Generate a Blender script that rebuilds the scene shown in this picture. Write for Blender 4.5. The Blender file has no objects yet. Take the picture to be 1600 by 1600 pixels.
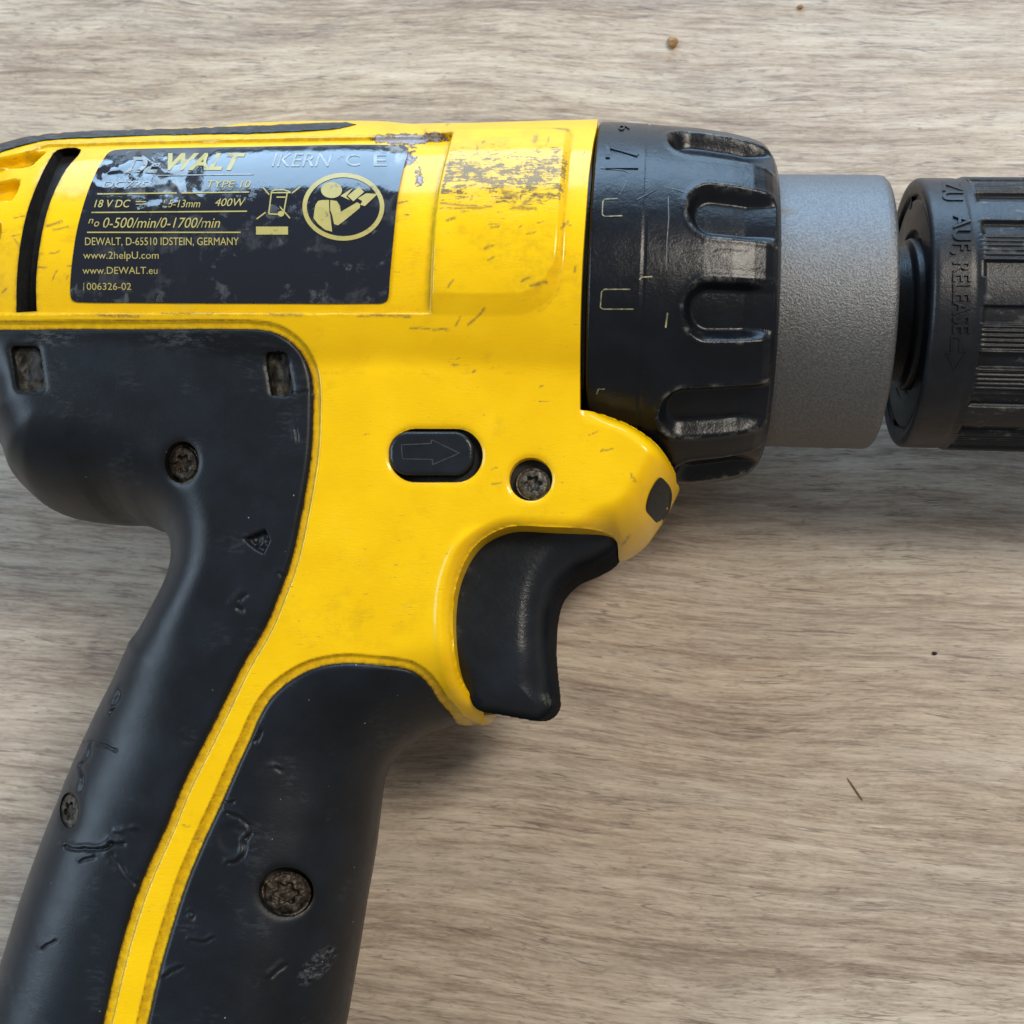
import bpy, math, random
import numpy as np
from mathutils import Matrix, Vector

# ------------------------------------------------------------------ camera
S = 1e-4                      # one model unit is 0.1 mm
FOC = 2000.0                  # focal length in photo pixels (photo is 1600 x 1600)
H0 = 292.0                    # height of the drill's axis above the table
def rot(ax, a): return np.array(Matrix.Rotation(a, 3, ax))
RC = rot('X', .16) @ rot('Y', .106) @ rot('Z', .034)
CAM = np.array([0., -629., 1905.])     # relative to the axis of the drill
scene = bpy.context.scene
col = scene.collection
cd = bpy.data.cameras.new('camera'); camo = bpy.data.objects.new('camera', cd); col.objects.link(camo)
camo.matrix_world = Matrix.Translation(Vector((CAM[0]*S, CAM[1]*S, (CAM[2]+H0)*S))) @ Matrix(RC.tolist()).to_4x4()
cd.sensor_width = 36; cd.lens = 36*FOC/1600
cd.clip_start = .01; cd.clip_end = 20
cd.dof.use_dof = True; cd.dof.focus_distance = .187; cd.dof.aperture_fstop = 42
scene.camera = camo

# ------------------------------------------------------------------ light
w = bpy.data.worlds.new('World'); scene.world = w; w.use_nodes = True
bg = w.node_tree.nodes['Background']; bg.inputs[0].default_value = (1., .97, .93, 1); bg.inputs[1].default_value = .26
def area(name, loc, target, sx, sy, power, colr):
    l = bpy.data.lights.new(name, 'AREA'); l.shape = 'RECTANGLE'; l.size = sx; l.size_y = sy
    l.energy = power; l.color = colr
    o = bpy.data.objects.new(name, l); col.objects.link(o)
    o.location = loc
    o.rotation_euler = (Vector(target)-Vector(loc)).to_track_quat('-Z', 'Y').to_euler()
    return o
TGT = (-.02, -.02, .02)
area('window_key', (.50, .30, .88), (0, -.03, 0), .20, .42, 8.6, (1., .915, .79))
area('window_low', (-.10, 1.40, .47), TGT, 1.5, .86, 37.0, (.46, .71, 1.))
area('window_side', (-1.25, .05, .80), TGT, .70, .60, 11.5, (.64, .82, 1.))
vs = scene.view_settings
vs.view_transform = 'Standard'; vs.look = 'None'; vs.gamma = 1; vs.exposure = 0; vs.use_curve_mapping = False

# ------------------------------------------------------------------ projection helpers (pixels of the photo <-> model units)
def ray(u, v):
    u = np.asarray(u, float); v = np.asarray(v, float)
    d = np.stack([(u-800)/FOC, -(v-800)/FOC, -np.ones_like(u)], -1)
    return d @ RC.T
def unproj(u, v, z):
    d = ray(u, v); t = (z-CAM[2])/d[..., 2]
    return CAM[0]+t*d[..., 0], CAM[1]+t*d[..., 1]
def proj(X, Y, Z):
    q = np.stack([X-CAM[0], Y-CAM[1], Z-CAM[2]], -1) @ RC
    return 800+FOC*q[..., 0]/-q[..., 2], 800-FOC*q[..., 1]/-q[..., 2]
def closest(u, v):            # ray against the drill's axis: X and radius of a silhouette point
    d = ray(u, v); a = d[..., 1]**2+d[..., 2]**2
    t = -(CAM[1]*d[..., 1]+CAM[2]*d[..., 2])/a
    return CAM[0]+t*d[..., 0], np.hypot(CAM[1]+t*d[..., 1], CAM[2]+t*d[..., 2])
def oncyl(u, v, R):           # ray against cylinder round the axis -> X, angle from vertical
    d = ray(u, v); a = d[..., 1]**2+d[..., 2]**2
    b = CAM[1]*d[..., 1]+CAM[2]*d[..., 2]; c = CAM[1]**2+CAM[2]**2-R*R
    t = (-b-np.sqrt(np.maximum(b*b-a*c, 0)))/a
    return CAM[0]+t*d[..., 0], np.arctan2(CAM[1]+t*d[..., 1], CAM[2]+t*d[..., 2])
def sstep(a, b, x):
    t = np.clip((x-a)/(b-a), 0, 1); return t*t*(3-2*t)
def smax(a, b, k):
    h = np.clip(.5+.5*(a-b)/k, 0, 1); return b*(1-h)+a*h+k*h*(1-h)
def spline(pts, n=6, closed=True):
    p = np.array(pts, float); N = len(p); out = []
    for i in range(N if closed else N-1):
        if closed: a, b, c, d = p[i-1], p[i], p[(i+1) % N], p[(i+2) % N]
        else: a, b, c, d = p[max(i-1, 0)], p[i], p[i+1], p[min(i+2, N-1)]
        if np.allclose(b, c): continue
        # centripetal-ish tangents limited by neighbour lengths
        l0, l1, l2 = np.hypot(*(b-a)), np.hypot(*(c-b)), np.hypot(*(d-c))
        t1 = (c-a)/max(l0+l1, 1e-6)*l1 if l0 > 1e-6 else (c-b)
        t2 = (d-b)/max(l1+l2, 1e-6)*l1 if l2 > 1e-6 else (c-b)
        for t in np.linspace(0, 1, n, endpoint=False):
            out.append((2*t**3-3*t*t+1)*b+(t**3-2*t*t+t)*t1+(-2*t**3+3*t*t)*c+(t**3-t*t)*t2)
    if not closed: out.append(p[-1])
    return np.array(out)
def sdf(U, V, poly):          # positive inside
    U = np.asarray(U, np.float32); V = np.asarray(V, np.float32)
    best = np.full(U.shape, 1e12, np.float32); ins = np.zeros(U.shape, bool)
    q = np.roll(poly, -1, 0)
    for (ax, ay), (bx, by) in zip(poly, q):
        ex, ey = bx-ax, by-ay; L = ex*ex+ey*ey
        if L < 1e-9: continue
        px = U-ax; py = V-ay
        t = np.clip((px*ex+py*ey)/L, 0, 1)
        np.minimum(best, (px-t*ex)**2+(py-t*ey)**2, out=best)
        if ay != by:
            c = ((ay > V) != (by > V)) & (px < ex*(V-ay)/ey)
            ins ^= c
    d = np.sqrt(best)
    return np.where(ins, d, -d)
def udist(U, V, line):        # distance to an open polyline
    best = np.full(U.shape, 1e12, np.float32)
    for (ax, ay), (bx, by) in zip(line[:-1], line[1:]):
        ex, ey = bx-ax, by-ay; L = ex*ex+ey*ey+1e-9
        px = U-ax; py = V-ay
        t = np.clip((px*ex+py*ey)/L, 0, 1)
        np.minimum(best, (px-t*ex)**2+(py-t*ey)**2, out=best)
    return np.sqrt(best)
class Grid2:                  # coarse table of a distance field, read back bilinearly
    def __init__(s, fn, x0, x1, y0, y1, h=4.0):
        s.x0, s.y0, s.h = x0, y0, h
        xs = np.arange(x0, x1+h, h); ys = np.arange(y0, y1+h, h)
        s.X, s.Y = np.meshgrid(xs, ys); s.a = fn(s.X, s.Y)
    def __call__(s, x, y):
        return bilin(s.a, (np.asarray(x)-s.x0)/s.h, (np.asarray(y)-s.y0)/s.h)
def bilin(a, fx, fy):
    ny, nx = a.shape
    fx = np.clip(fx, 0, nx-1.001); fy = np.clip(fy, 0, ny-1.001)
    i = fx.astype(int); j = fy.astype(int); tx = fx-i; ty = fy-j
    return (a[j, i]*(1-tx)+a[j, i+1]*tx)*(1-ty)+(a[j+1, i]*(1-tx)+a[j+1, i+1]*tx)*ty
rng = np.random.default_rng(7)
_nt = rng.random((256, 256)).astype(np.float32)
def vnoise(x, y):
    x = np.asarray(x, float); y = np.asarray(y, float)
    i = np.floor(x).astype(int); j = np.floor(y).astype(int); tx = x-i; ty = y-j
    tx = tx*tx*(3-2*tx); ty = ty*ty*(3-2*ty)
    g = lambda a, b: _nt[b % 256, a % 256]
    return (g(i, j)*(1-tx)+g(i+1, j)*tx)*(1-ty)+(g(i, j+1)*(1-tx)+g(i+1, j+1)*tx)*ty
def fbm(x, y, o=4):
    r = 0; a = .5; t = 0
    for k in range(o):
        r = r+a*vnoise(x*2**k+17*k, y*2**k+31*k); t += a; a *= .5
    return r/t

# ------------------------------------------------------------------ materials
class NB:
    def __init__(s, name):
        s.m = bpy.data.materials.new(name); s.m.use_nodes = True; s.t = s.m.node_tree
        s.b = s.t.nodes['Principled BSDF']
        c = s.t.nodes.new('ShaderNodeTexCoord'); s.co = s.map(c.outputs['Object'], (1/S, 1/S, 1/S))
    def lk(s, a, sock):
        if isinstance(a, (int, float)): sock.default_value = a
        elif isinstance(a, tuple): sock.default_value = a if len(a) != 3 or sock.type != 'RGBA' else a+(1,)
        else: s.t.links.new(a, sock)
    def new(s, ty): return s.t.nodes.new(ty)
    def map(s, v, sc, r=0, loc=(0, 0, 0)):
        n = s.new('ShaderNodeMapping'); n.inputs['Scale'].default_value = sc
        n.inputs['Rotation'].default_value = (0, 0, r); n.inputs['Location'].default_value = loc
        s.lk(v, n.inputs['Vector']); return n.outputs[0]
    def noise(s, v, scale=1., detail=3., rough=.55, dist=0., c=False):
        n = s.new('ShaderNodeTexNoise'); s.lk(v, n.inputs['Vector'])
        n.inputs['Scale'].default_value = scale; n.inputs['Detail'].default_value = detail
        n.inputs['Roughness'].default_value = rough; n.inputs['Distortion'].default_value = dist
        return n.outputs['Color'] if c else n.outputs['Fac']
    def vor(s, v, scale=1., feat='F1', rnd=1.):
        n = s.new('ShaderNodeTexVoronoi'); n.feature = feat; s.lk(v, n.inputs['Vector'])
        n.inputs['Scale'].default_value = scale; n.inputs['Randomness'].default_value = rnd
        return n.outputs['Distance']
    def math(s, op, a, b=0., c=None, clamp=False):
        n = s.new('ShaderNodeMath'); n.operation = op; n.use_clamp = clamp
        s.lk(a, n.inputs[0]); s.lk(b, n.inputs[1])
        if c is not None: s.lk(c, n.inputs[2])
        return n.outputs[0]
    def mul(s, a, b): return s.math('MULTIPLY', a, b)
    def add(s, a, b): return s.math('ADD', a, b)
    def rng(s, v, a, b, c=0., d=1.):
        n = s.new('ShaderNodeMapRange'); n.interpolation_type = 'SMOOTHSTEP'
        s.lk(v, n.inputs[0]); n.inputs[1].default_value = a; n.inputs[2].default_value = b
        n.inputs[3].default_value = c; n.inputs[4].default_value = d; return n.outputs[0]
    def mix(s, f, a, b):
        n = s.new('ShaderNodeMix'); n.data_type = 'RGBA'
        s.lk(f, n.inputs['Factor']); s.lk(a, n.inputs[6]); s.lk(b, n.inputs[7]); return n.outputs[2]
    def ramp(s, f, stops):
        n = s.new('ShaderNodeValToRGB'); e = n.color_ramp.elements
        while len(e) < len(stops): e.new(.5)
        for i, (p, c) in enumerate(stops): e[i].position = p; e[i].color = c+(1,)
        s.lk(f, n.inputs[0]); return n.outputs[0]
    def attr(s, name):
        n = s.new('ShaderNodeAttribute'); n.attribute_name = name; return n.outputs['Fac']
    def bump(s, h, dist, strength=1., nrm=None):
        n = s.new('ShaderNodeBump'); n.inputs['Strength'].default_value = strength
        n.inputs['Distance'].default_value = dist*S
        s.lk(h, n.inputs['Height'])
        if nrm is not None: s.lk(nrm, n.inputs['Normal'])
        return n.outputs[0]
    def vadd(s, a, b):
        n = s.new('ShaderNodeVectorMath'); n.operation = 'ADD'; s.lk(a, n.inputs[0]); s.lk(b, n.inputs[1]); return n.outputs[0]
    def comb(s, x, y, z):
        n = s.new('ShaderNodeCombineXYZ'); s.lk(x, n.inputs[0]); s.lk(y, n.inputs[1]); s.lk(z, n.inputs[2]); return n.outputs[0]
    def sep(s, v):
        n = s.new('ShaderNodeSeparateXYZ'); s.lk(v, n.inputs[0]); return n.outputs
    def out(s, color=None, rough=None, metal=0., spec=.5, normal=None, coat=0., coatr=.1):
        for nm, val in (('Base Color', color), ('Roughness', rough), ('Metallic', metal), ('Specular IOR Level', spec),
                        ('Normal', normal), ('Coat Weight', coat), ('Coat Roughness', coatr)):
            if val is not None: s.lk(val, s.b.inputs[nm])
        return s.m

def m_yellow():
    n = NB('yellow_plastic'); c = n.co
    tone = n.noise(c, .012, 3)
    base = n.mix(n.rng(tone, .35, .7), (.83, .485, .0), (.88, .53, .001))
    # fine horizontal scuffs
    wa = n.attr('wear')
    jig = n.mul(n.noise(c, .03, 3, c=True), 22.)
    cj = n.vadd(c, jig)
    s1 = n.noise(n.map(cj, (.026, .34, .34), .05), 1., 3, .6)
    s3 = n.noise(n.map(cj, (.055, .22, .22), -.12), 1., 4, .7)
    s2 = n.noise(n.map(cj, (.11, .030, .05), .55), 1., 3, .6)
    pat = n.rng(n.noise(c, .05, 5, .7), .3, .7)
    wp = n.mul(wa, n.add(.45, n.mul(pat, .75)))
    m1 = n.math('MULTIPLY', n.math('SUBTRACT', s1, n.math('SUBTRACT', .81, n.mul(wp, .33))), 13., clamp=True)
    m3 = n.math('MULTIPLY', n.math('SUBTRACT', s3, n.math('SUBTRACT', .83, n.mul(wp, .34))), 13., clamp=True)
    m2 = n.math('MULTIPLY', n.math('SUBTRACT', s2, n.math('SUBTRACT', .86, n.mul(wp, .28))), 12., clamp=True)
    scr = n.math('MINIMUM', n.math('MAXIMUM', n.math('MAXIMUM', m1, m3), m2), n.math('MULTIPLY', wa, 4., clamp=True))
    fine = n.noise(n.map(c, (.09, .35, .35), .1), 1., 4, .7)
    pale = n.mul(n.rng(n.noise(n.map(cj, (.03, .12, .12), .05), 1., 5, .7), .45, .7), n.rng(wa, .38, .9, 0., .5))
    base = n.mix(pale, base, (.66, .50, .15))
    colr = n.mix(n.mul(scr, .8), base, (.085, .07, .06))
    mk = n.mul(n.attr('mark'), n.rng(n.noise(c, .25, 3, .6), .3, .5))
    colr = n.mix(n.mul(mk, .72), colr, (.10, .065, .040))
    gr = n.attr('grime_shade')
    gn = n.rng(n.noise(c, .09, 5, .75), .38, .62)
    colr = n.mix(n.math('MULTIPLY', gr, n.add(n.mul(gn, .45), n.mul(n.math('MULTIPLY', gr, gr), .55)), clamp=True), colr, (.10, .055, .014))
    gk = n.attr('gunk')
    gnz = n.add(n.mul(n.noise(n.vadd(c, n.mul(n.noise(c, .04, 3, c=True), 16.)), .10, 6, .72), 1.), n.mul(gk, .5))
    gm = n.mul(n.rng(gnz, .80, .84), n.math('MULTIPLY', gk, 5., clamp=True))
    edge = n.mul(n.rng(gnz, .74, .79), n.rng(gnz, .88, .82))
    colr = n.mix(gm, colr, n.mix(n.noise(c, .2, 3), (.20, .17, .17), (.44, .42, .45)))
    colr = n.mix(n.mul(edge, n.math('MULTIPLY', gk, 4., clamp=True)), colr, (.09, .04, .02))
    # scattered dark specks everywhere
    sp = n.noise(n.map(c, (.045, .11, .11), .7), 1., 4, .75)
    colr = n.mix(n.mul(n.rng(sp, .735, .77), .65), colr, (.16, .09, .02))
    h = n.add(n.mul(n.noise(c, .35, 3), .25), n.add(n.mul(scr, -.7), n.mul(gm, n.noise(c, .12, 4))))
    h = n.add(h, n.mul(wa, n.mul(fine, 1.6)))
    ro = n.add(.30, n.add(n.mul(scr, .25), n.mul(n.noise(c, .05, 4), .14)))
    return n.out(colr, ro, spec=.12, normal=n.bump(h, 1.0, .55), coat=.45, coatr=.12)
def m_rubber(name='black_rubber', tint=(.0036, .0052, .0080)):
    n = NB(name); c = n.co
    big = n.noise(c, .012, 4, .6)
    base = n.mix(n.rng(big, .35, .68), tint, tuple(x*1.75 for x in tint))
    dust = n.rng(n.noise(n.map(c, (.10, .19, .14), .5), 1., 5, .8), .74, .78)
    base = n.mix(n.mul(dust, .30), base, (.20, .21, .23))
    spk = n.rng(n.vor(c, .045), .055, .028)
    spm = n.rng(n.noise(c, .02, 2), .52, .62)
    base = n.mix(n.mul(spk, n.mul(spm, .65)), base, (.42, .43, .44))
    sc = n.attr('wear')
    scn = n.rng(n.noise(n.map(c, (.05, .16, .1), -.7), 1., 5, .7), .46, .62)
    base = n.mix(n.mul(sc, n.mul(scn, .42)), base, (.17, .18, .20))
    gr = n.attr('grime_shade')
    base = n.mix(n.mul(gr, .8), base, (.004, .004, .004))
    h = n.add(n.mul(n.noise(c, .45, 3, .6), .35), n.add(n.mul(n.noise(c, .06, 4), .5), n.mul(sc, n.mul(scn, .8))))
    return n.out(base, n.add(.33, n.mul(n.noise(c, .04, 4), .12)), spec=.30, normal=n.bump(h, 1., .5))
def m_blackplastic(name, tint=(.011, .013, .018), r=.3, grain=.3, wearc=(.30, .30, .27), spec=.30):
    n = NB(name); c = n.co
    base = n.mix(n.rng(n.noise(c, .02, 4), .35, .7), tint, tuple(x*1.6 for x in tint))
    s = n.rng(n.noise(n.map(c, (.30, .035, .1), .35), 1., 4, .75), .70, .78)
    s2 = n.rng(n.noise(n.map(c, (.03, .26, .1), .2), 1., 4, .75), .715, .79)
    base = n.mix(n.mul(n.math('MAXIMUM', s, s2), .28), base, (.17, .19, .22))
    e = n.attr('wear')
    en = n.rng(n.noise(n.map(c, (.05, .05, .05)), 1., 5, .75), .48, .66)
    base = n.mix(n.mul(e, n.mul(en, .7)), base, wearc)
    h = n.add(n.mul(n.noise(c, .16, 4, .65), grain*2.2), n.mul(n.noise(c, .5, 2), grain))
    mt = n.attr('matte')
    ro = n.add(n.add(r, n.mul(mt, .4)), n.mul(n.noise(c, .05, 4), .16))
    return n.out(base, ro, spec=n.mul(spec, n.math('SUBTRACT', 1., n.mul(mt, .97))), normal=n.bump(h, 1., .6))
def m_cast():
    n = NB('cast_metal'); c = n.co
    g = n.noise(c, .30, 3, .65)
    base = n.mix(n.rng(g, .3, .7), (.11, .112, .117), (.18, .183, .188))
    dirt = n.rng(n.noise(c, .013, 4), .56, .74)
    base = n.mix(n.mul(dirt, .45), base, (.12, .115, .105))
    base = n.mix(n.mul(n.attr('grime_shade'), .8), base, (.14, .09, .05))
    h = n.add(g, n.mul(n.noise(c, .4, 2), .4))
    return n.out(base, n.add(.36, n.mul(g, .2)), metal=.72, normal=n.bump(h, 2.2, .6))
def m_label():
    n = NB('rating_sticker'); c = n.co
    wv = n.vadd(c, n.mul(n.noise(c, .018, 3, c=True), 36.))
    sm = n.noise(wv, .034, 5, .62)
    wr = n.attr('wear')
    patch = n.rng(n.add(sm, n.mul(wr, .20)), .63, .73)
    hair = n.rng(n.noise(n.map(c, (.012, .30, .1), .35), 1., 4, .7), .69, .75)
    hair2 = n.rng(n.noise(n.map(c, (.014, .26, .1), -.5), 1., 4, .7), .71, .77)
    patch2 = n.rng(n.noise(n.vadd(c, n.mul(n.noise(c, .02, 2, c=True), 40.)), .022, 5, .6), .56, .66)
    f = n.math('ADD', n.add(n.mul(patch, .45), n.mul(patch2, .22)), n.mul(n.math('MAXIMUM', hair, hair2), .35), clamp=True)
    inner = n.rng(n.noise(n.map(c, (.2, .05, .1), .8), 1., 4, .7), .2, .8, .035, .17)
    cc = n.new('ShaderNodeCombineColor'); n.lk(n.mul(inner, .95), cc.inputs[0]); n.lk(inner, cc.inputs[1]); n.lk(n.mul(inner, 1.06), cc.inputs[2])
    base = n.mix(f, (.006, .009, .017), cc.outputs[0])
    base = n.mix(n.mul(n.attr('gunk'), .75), base, n.mix(n.rng(n.noise(c, .07, 4), .4, .6), (.32, .30, .27), (.10, .12, .15)))
    h = n.add(n.mul(n.noise(c, .06, 4, .6), .8), n.add(n.mul(patch, .5), n.mul(n.noise(n.map(c, (.02, .05, .05), .5), 1., 3), n.mul(wr, 1.0))))
    return n.out(base, n.add(.09, n.mul(f, .34)), spec=.6, normal=n.bump(h, 1.0, .4), coat=.25, coatr=.05)
def m_simple(name, c0, c1, r, scale=.1, metal=0., bump=.5, spec=.5):
    n = NB(name); c = n.co
    g = n.noise(c, scale, 4, .65)
    return n.out(n.mix(n.rng(g, .35, .68), c0, c1), r, metal=metal, spec=spec, normal=n.bump(g, 2., bump))
def m_wood():
    n = NB('oak_laminate'); c0 = n.co
    x, y, z = n.sep(c0)
    warp = n.math('SUBTRACT', n.noise(n.map(c0, (.0009, .0016, 1)), 1., 1.5, .5), .5)
    warp2 = n.math('SUBTRACT', n.noise(n.map(c0, (.007, .014, 1)), 1., 2, .5), .5)
    yy = n.add(n.add(y, n.mul(warp, 150.)), n.add(n.mul(warp2, 8.), n.mul(x, .02)))
    c = n.comb(x, yy, 0.)
    band = n.noise(n.map(c, (.0010, .0125, 1)), 1., 3, .5)
    mid = n.noise(n.map(c, (.0048, .058, 1)), 1., 5, .64)
    fine = n.noise(n.map(c, (.013, .20, 1), .02), 1., 4, .7)
    grain = n.noise(n.map(c, (.065, .36, 1)), 1., 3, .75)
    v = n.add(n.add(n.mul(band, .30), n.mul(mid, .40)), n.add(n.mul(fine, .34), n.mul(grain, .18)))
    colr = n.ramp(v, [(.47, (.200, .146, .110)), (.56, (.348, .276, .212)), (.635, (.478, .396, .312)), (.74, (.618, .542, .445))])
    hue = n.noise(n.map(c, (.0014, .009, 1)), 1., 2)
    colr = n.mix(n.rng(hue, .45, .62, 0., .35), colr, n.mix(.4, colr, (.37, .355, .35)))
    # long broken grain lines: thin contours of stretched noise
    def lines(sx, sy, loc, w, msx, msy, m0, m1):
        g = n.math('ABSOLUTE', n.math('SUBTRACT', n.noise(n.map(c, (sx, sy, 1), .01, loc), 1., 2.5, .5), .5))
        mk = n.rng(n.noise(n.map(c, (msx, msy, 1), 0, loc), 1., 3, .6), m0, m1)
        return n.mul(n.rng(g, w, w*.25), mk)
    l1 = lines(.0034, .055, (7, 3, 0), .016, .010, .035, .47, .62)
    l2 = lines(.0085, .105, (2, 8, 0), .022, .016, .06, .46, .62)
    l3 = lines(.016, .16, (5, 1, 0), .030, .020, .05, .42, .62)
    colr = n.mix(n.mul(l1, .58), colr, (.120, .088, .080))
    colr = n.mix(n.mul(l2, .50), colr, (.135, .100, .088))
    colr = n.mix(n.mul(l3, .42), colr, (.165, .122, .100))
    po = n.rng(n.noise(n.map(c, (.013, .15, 1), .012, (7, 3, 0)), 1., 2.5, .5), .62, .69)
    colr = n.mix(n.mul(po, .38), colr, (.15, .118, .110))
    fl = n.rng(n.noise(n.map(c, (.013, .115, 1), .01, (3, 9, 0)), 1., 3, .6), .56, .68)
    colr = n.mix(n.mul(fl, .36), colr, (.60, .54, .46))
    h = n.add(n.mul(l1, -1.), n.mul(fine, .6))
    return n.out(colr, n.add(.38, n.mul(grain, .12)), spec=.45, normal=n.bump(h, 1.6, .35))
def m_print():
    n = NB('gold_print'); c = n.co
    rub = n.rng(n.noise(n.vadd(c, n.mul(n.noise(c, .03, 2, c=True), 20.)), .05, 5, .7), .56, .68)
    base = n.mix(n.noise(c, .1, 3), (.36, .30, .085), (.46, .385, .13))
    return n.out(n.mix(n.mul(rub, .7), base, (.07, .075, .07)), .35, spec=.4)
M = dict(yellow=m_yellow(), rubber=m_rubber(), cap=m_rubber('cap_rubber', (.007, .009, .013)),
         plastic=m_blackplastic('trigger_plastic', (.007, .009, .0125), .19, .3, spec=.34),
         collar=m_blackplastic('collar_plastic', (.0034, .0046, .0072), .17, .34),
         chuck=m_blackplastic('chuck_plastic', (.008, .009, .0115), .27, .4),
         cast=m_cast(), label=m_label(), wood=m_wood(),
         dark=m_simple('dark_cavity', (.004, .004, .004), (.012, .011, .008), .7, .08),
         grit=m_simple('packed_grit', (.003, .003, .0025), (.030, .025, .015), .6, .07, bump=1.),
         steel=m_simple('screw_steel', (.035, .032, .028), (.15, .14, .125), .42, .13, .75, 1.),
         rust=m_simple('rusty_screw', (.016, .012, .009), (.095, .075, .058), .5, .10, .6, 1.),
         print=m_print(),
         faint=m_simple('faded_print', (.20, .23, .24), (.34, .37, .36), .35, .1, 0., .2),
         line=m_simple('scale_paint', (.10, .095, .07), (.42, .36, .17), .5, .12, 0., .2),
         scratch=m_simple('scratch_mark', (.035, .04, .045), (.10, .11, .125), .5, .1),
         crumb=m_simple('crumb_brown', (.25, .13, .05), (.42, .26, .12), .8, .2, 0., 1.),
         sliver=m_simple('sliver_brown', (.11, .075, .05), (.18, .13, .09), .8, .2), arrow=m_simple('arrow_edge', (.018, .02, .022), (.05, .055, .06), .4, .1), white=m_simple('white_dust', (.5, .5, .48), (.7, .7, .68), .8))

# ------------------------------------------------------------------ mesh helpers
root = bpy.data.objects.new('cordless_drill', None); col.objects.link(root)
root['label'] = 'worn yellow and black cordless drill lying on its side on the wooden table'
root['category'] = 'drill'
def mesh(name, V, F, mats, parent=root, smooth=True, attrs=None, midx=None):
    me = bpy.data.meshes.new(name)
    V = np.asarray(V, float).copy(); V[:, 2] += H0; V *= S
    F = [tuple(f) for f in F] if not isinstance(F, np.ndarray) else F
    if isinstance(F, np.ndarray):
        me.vertices.add(len(V)); me.vertices.foreach_set('co', V.ravel().astype(np.float32))
        k = F.shape[1]
        me.loops.add(F.size); me.loops.foreach_set('vertex_index', F.ravel().astype(np.int32))
        me.polygons.add(len(F)); me.polygons.foreach_set('loop_start', np.arange(0, F.size, k, dtype=np.int32))
        me.update(calc_edges=True)
    else:
        me.from_pydata(V.tolist(), [], F); me.update()
    if midx is not None: me.polygons.foreach_set('material_index', np.asarray(midx, np.int32))
    if smooth: me.polygons.foreach_set('use_smooth', np.ones(len(me.polygons), bool))
    for k, a in (attrs or {}).items():
        at = me.attributes.new(k, 'FLOAT', 'POINT'); at.data.foreach_set('value', np.asarray(a, np.float32))
    for m in (mats if isinstance(mats, (list, tuple)) else [mats]): me.materials.append(m)
    me.validate()
    o = bpy.data.objects.new(name, me); col.objects.link(o); o.parent = parent
    return o
def cutgrid(X, Y, s, h):
    """cells of a regular grid that touch s > 0; outer vertices are pulled onto s = 0"""
    ins = s > 0
    cell = ins[:-1, :-1] | ins[1:, :-1] | ins[:-1, 1:] | ins[1:, 1:]
    gy, gx = np.gradient(s, h)
    g2 = gx*gx+gy*gy+1e-6
    k = np.where(ins, 0, np.clip(s/g2, -1.5*h, 0))
    X = X-k*gx; Y = Y-k*gy
    ny, nx = s.shape
    idx = np.arange(ny*nx).reshape(ny, nx)
    q = np.stack([idx[:-1, :-1][cell], idx[:-1, 1:][cell], idx[1:, 1:][cell], idx[1:, :-1][cell]], -1)
    used = np.unique(q); remap = np.full(ny*nx, -1); remap[used] = np.arange(len(used))
    return X.ravel()[used], Y.ravel()[used], remap[q], used, ~ins.ravel()[used]
def border(q):
    e = np.concatenate([q[:, [0, 1]], q[:, [1, 2]], q[:, [2, 3]], q[:, [3, 0]]])
    key = np.sort(e, 1); k = key[:, 0]*10000000+key[:, 1]
    _, first, cnt = np.unique(k, return_index=True, return_counts=True)
    return e[first[cnt == 1]]
def skirted(V, q, depth, sel=None, mat_of=None, attrs=None):
    e = border(q)
    if sel is not None: e = e[sel[e[:, 0]] & sel[e[:, 1]]]
    mi = np.zeros(len(q), int)
    if len(e) == 0: return V, q, mi, attrs
    bv = np.unique(e); n0 = len(V); new = np.full(n0, -1); new[bv] = n0+np.arange(len(bv))
    # top copy so that the rim keeps a crisp edge
    topc = np.full(n0, -1); topc[bv] = n0+len(bv)+np.arange(len(bv))
    low = V[bv].copy(); low[:, 2] -= depth[bv] if isinstance(depth, np.ndarray) else depth
    V2 = np.concatenate([V, low, V[bv]])
    f = np.stack([topc[e[:, 1]], topc[e[:, 0]], new[e[:, 0]], new[e[:, 1]]], -1)
    if attrs: attrs = {k: np.concatenate([a, a[bv], a[bv]]) for k, a in attrs.items()}
    m2 = np.zeros(len(f), int) if mat_of is None else mat_of[e[:, 0]]
    return V2, np.concatenate([q, f]), np.concatenate([mi, m2]), attrs
def mirror(o):
    c = o.copy(); col.objects.link(c); c.parent = o.parent
    c.scale = (1, 1, -1); c.location = (0, 0, 2*H0*S); return c
def lathe(name, prof, nth, mat, parent=root, disp=None, attr=None, close=True):
    """prof: list of (X, R); disp(X, alpha, R) adds to the radius"""
    p = np.array(prof, float); a = np.linspace(0, 2*np.pi, nth, endpoint=False)
    X = np.repeat(p[:, 0][:, None], nth, 1); R = np.repeat(p[:, 1][:, None], nth, 1); A = np.repeat(a[None], len(p), 0)
    R2 = R+(disp(X, A, R) if disp else 0)
    V = np.stack([X, R2*np.sin(A), R2*np.cos(A)], -1).reshape(-1, 3)
    i = np.arange(len(p)*nth).reshape(len(p), nth); j = np.roll(i, -1, 1)
    q = np.stack([i[:-1], j[:-1], j[1:], i[1:]], -1).reshape(-1, 4)
    at = {k: f(X, A, R).ravel() for k, f in (attr or {}).items()}
    return mesh(name, V, q, mat, parent, attrs=at)
def dense(prof, step=2.):
    out = [prof[0]]
    for (x0, r0), (x1, r1) in zip(prof[:-1], prof[1:]):
        n = max(1, int(math.hypot(x1-x0, r1-r0)/step))
        out += [(x0+(x1-x0)*t/n, r0+(r1-r0)*t/n) for t in range(1, n+1)]
    return out
_font = {}
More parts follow.
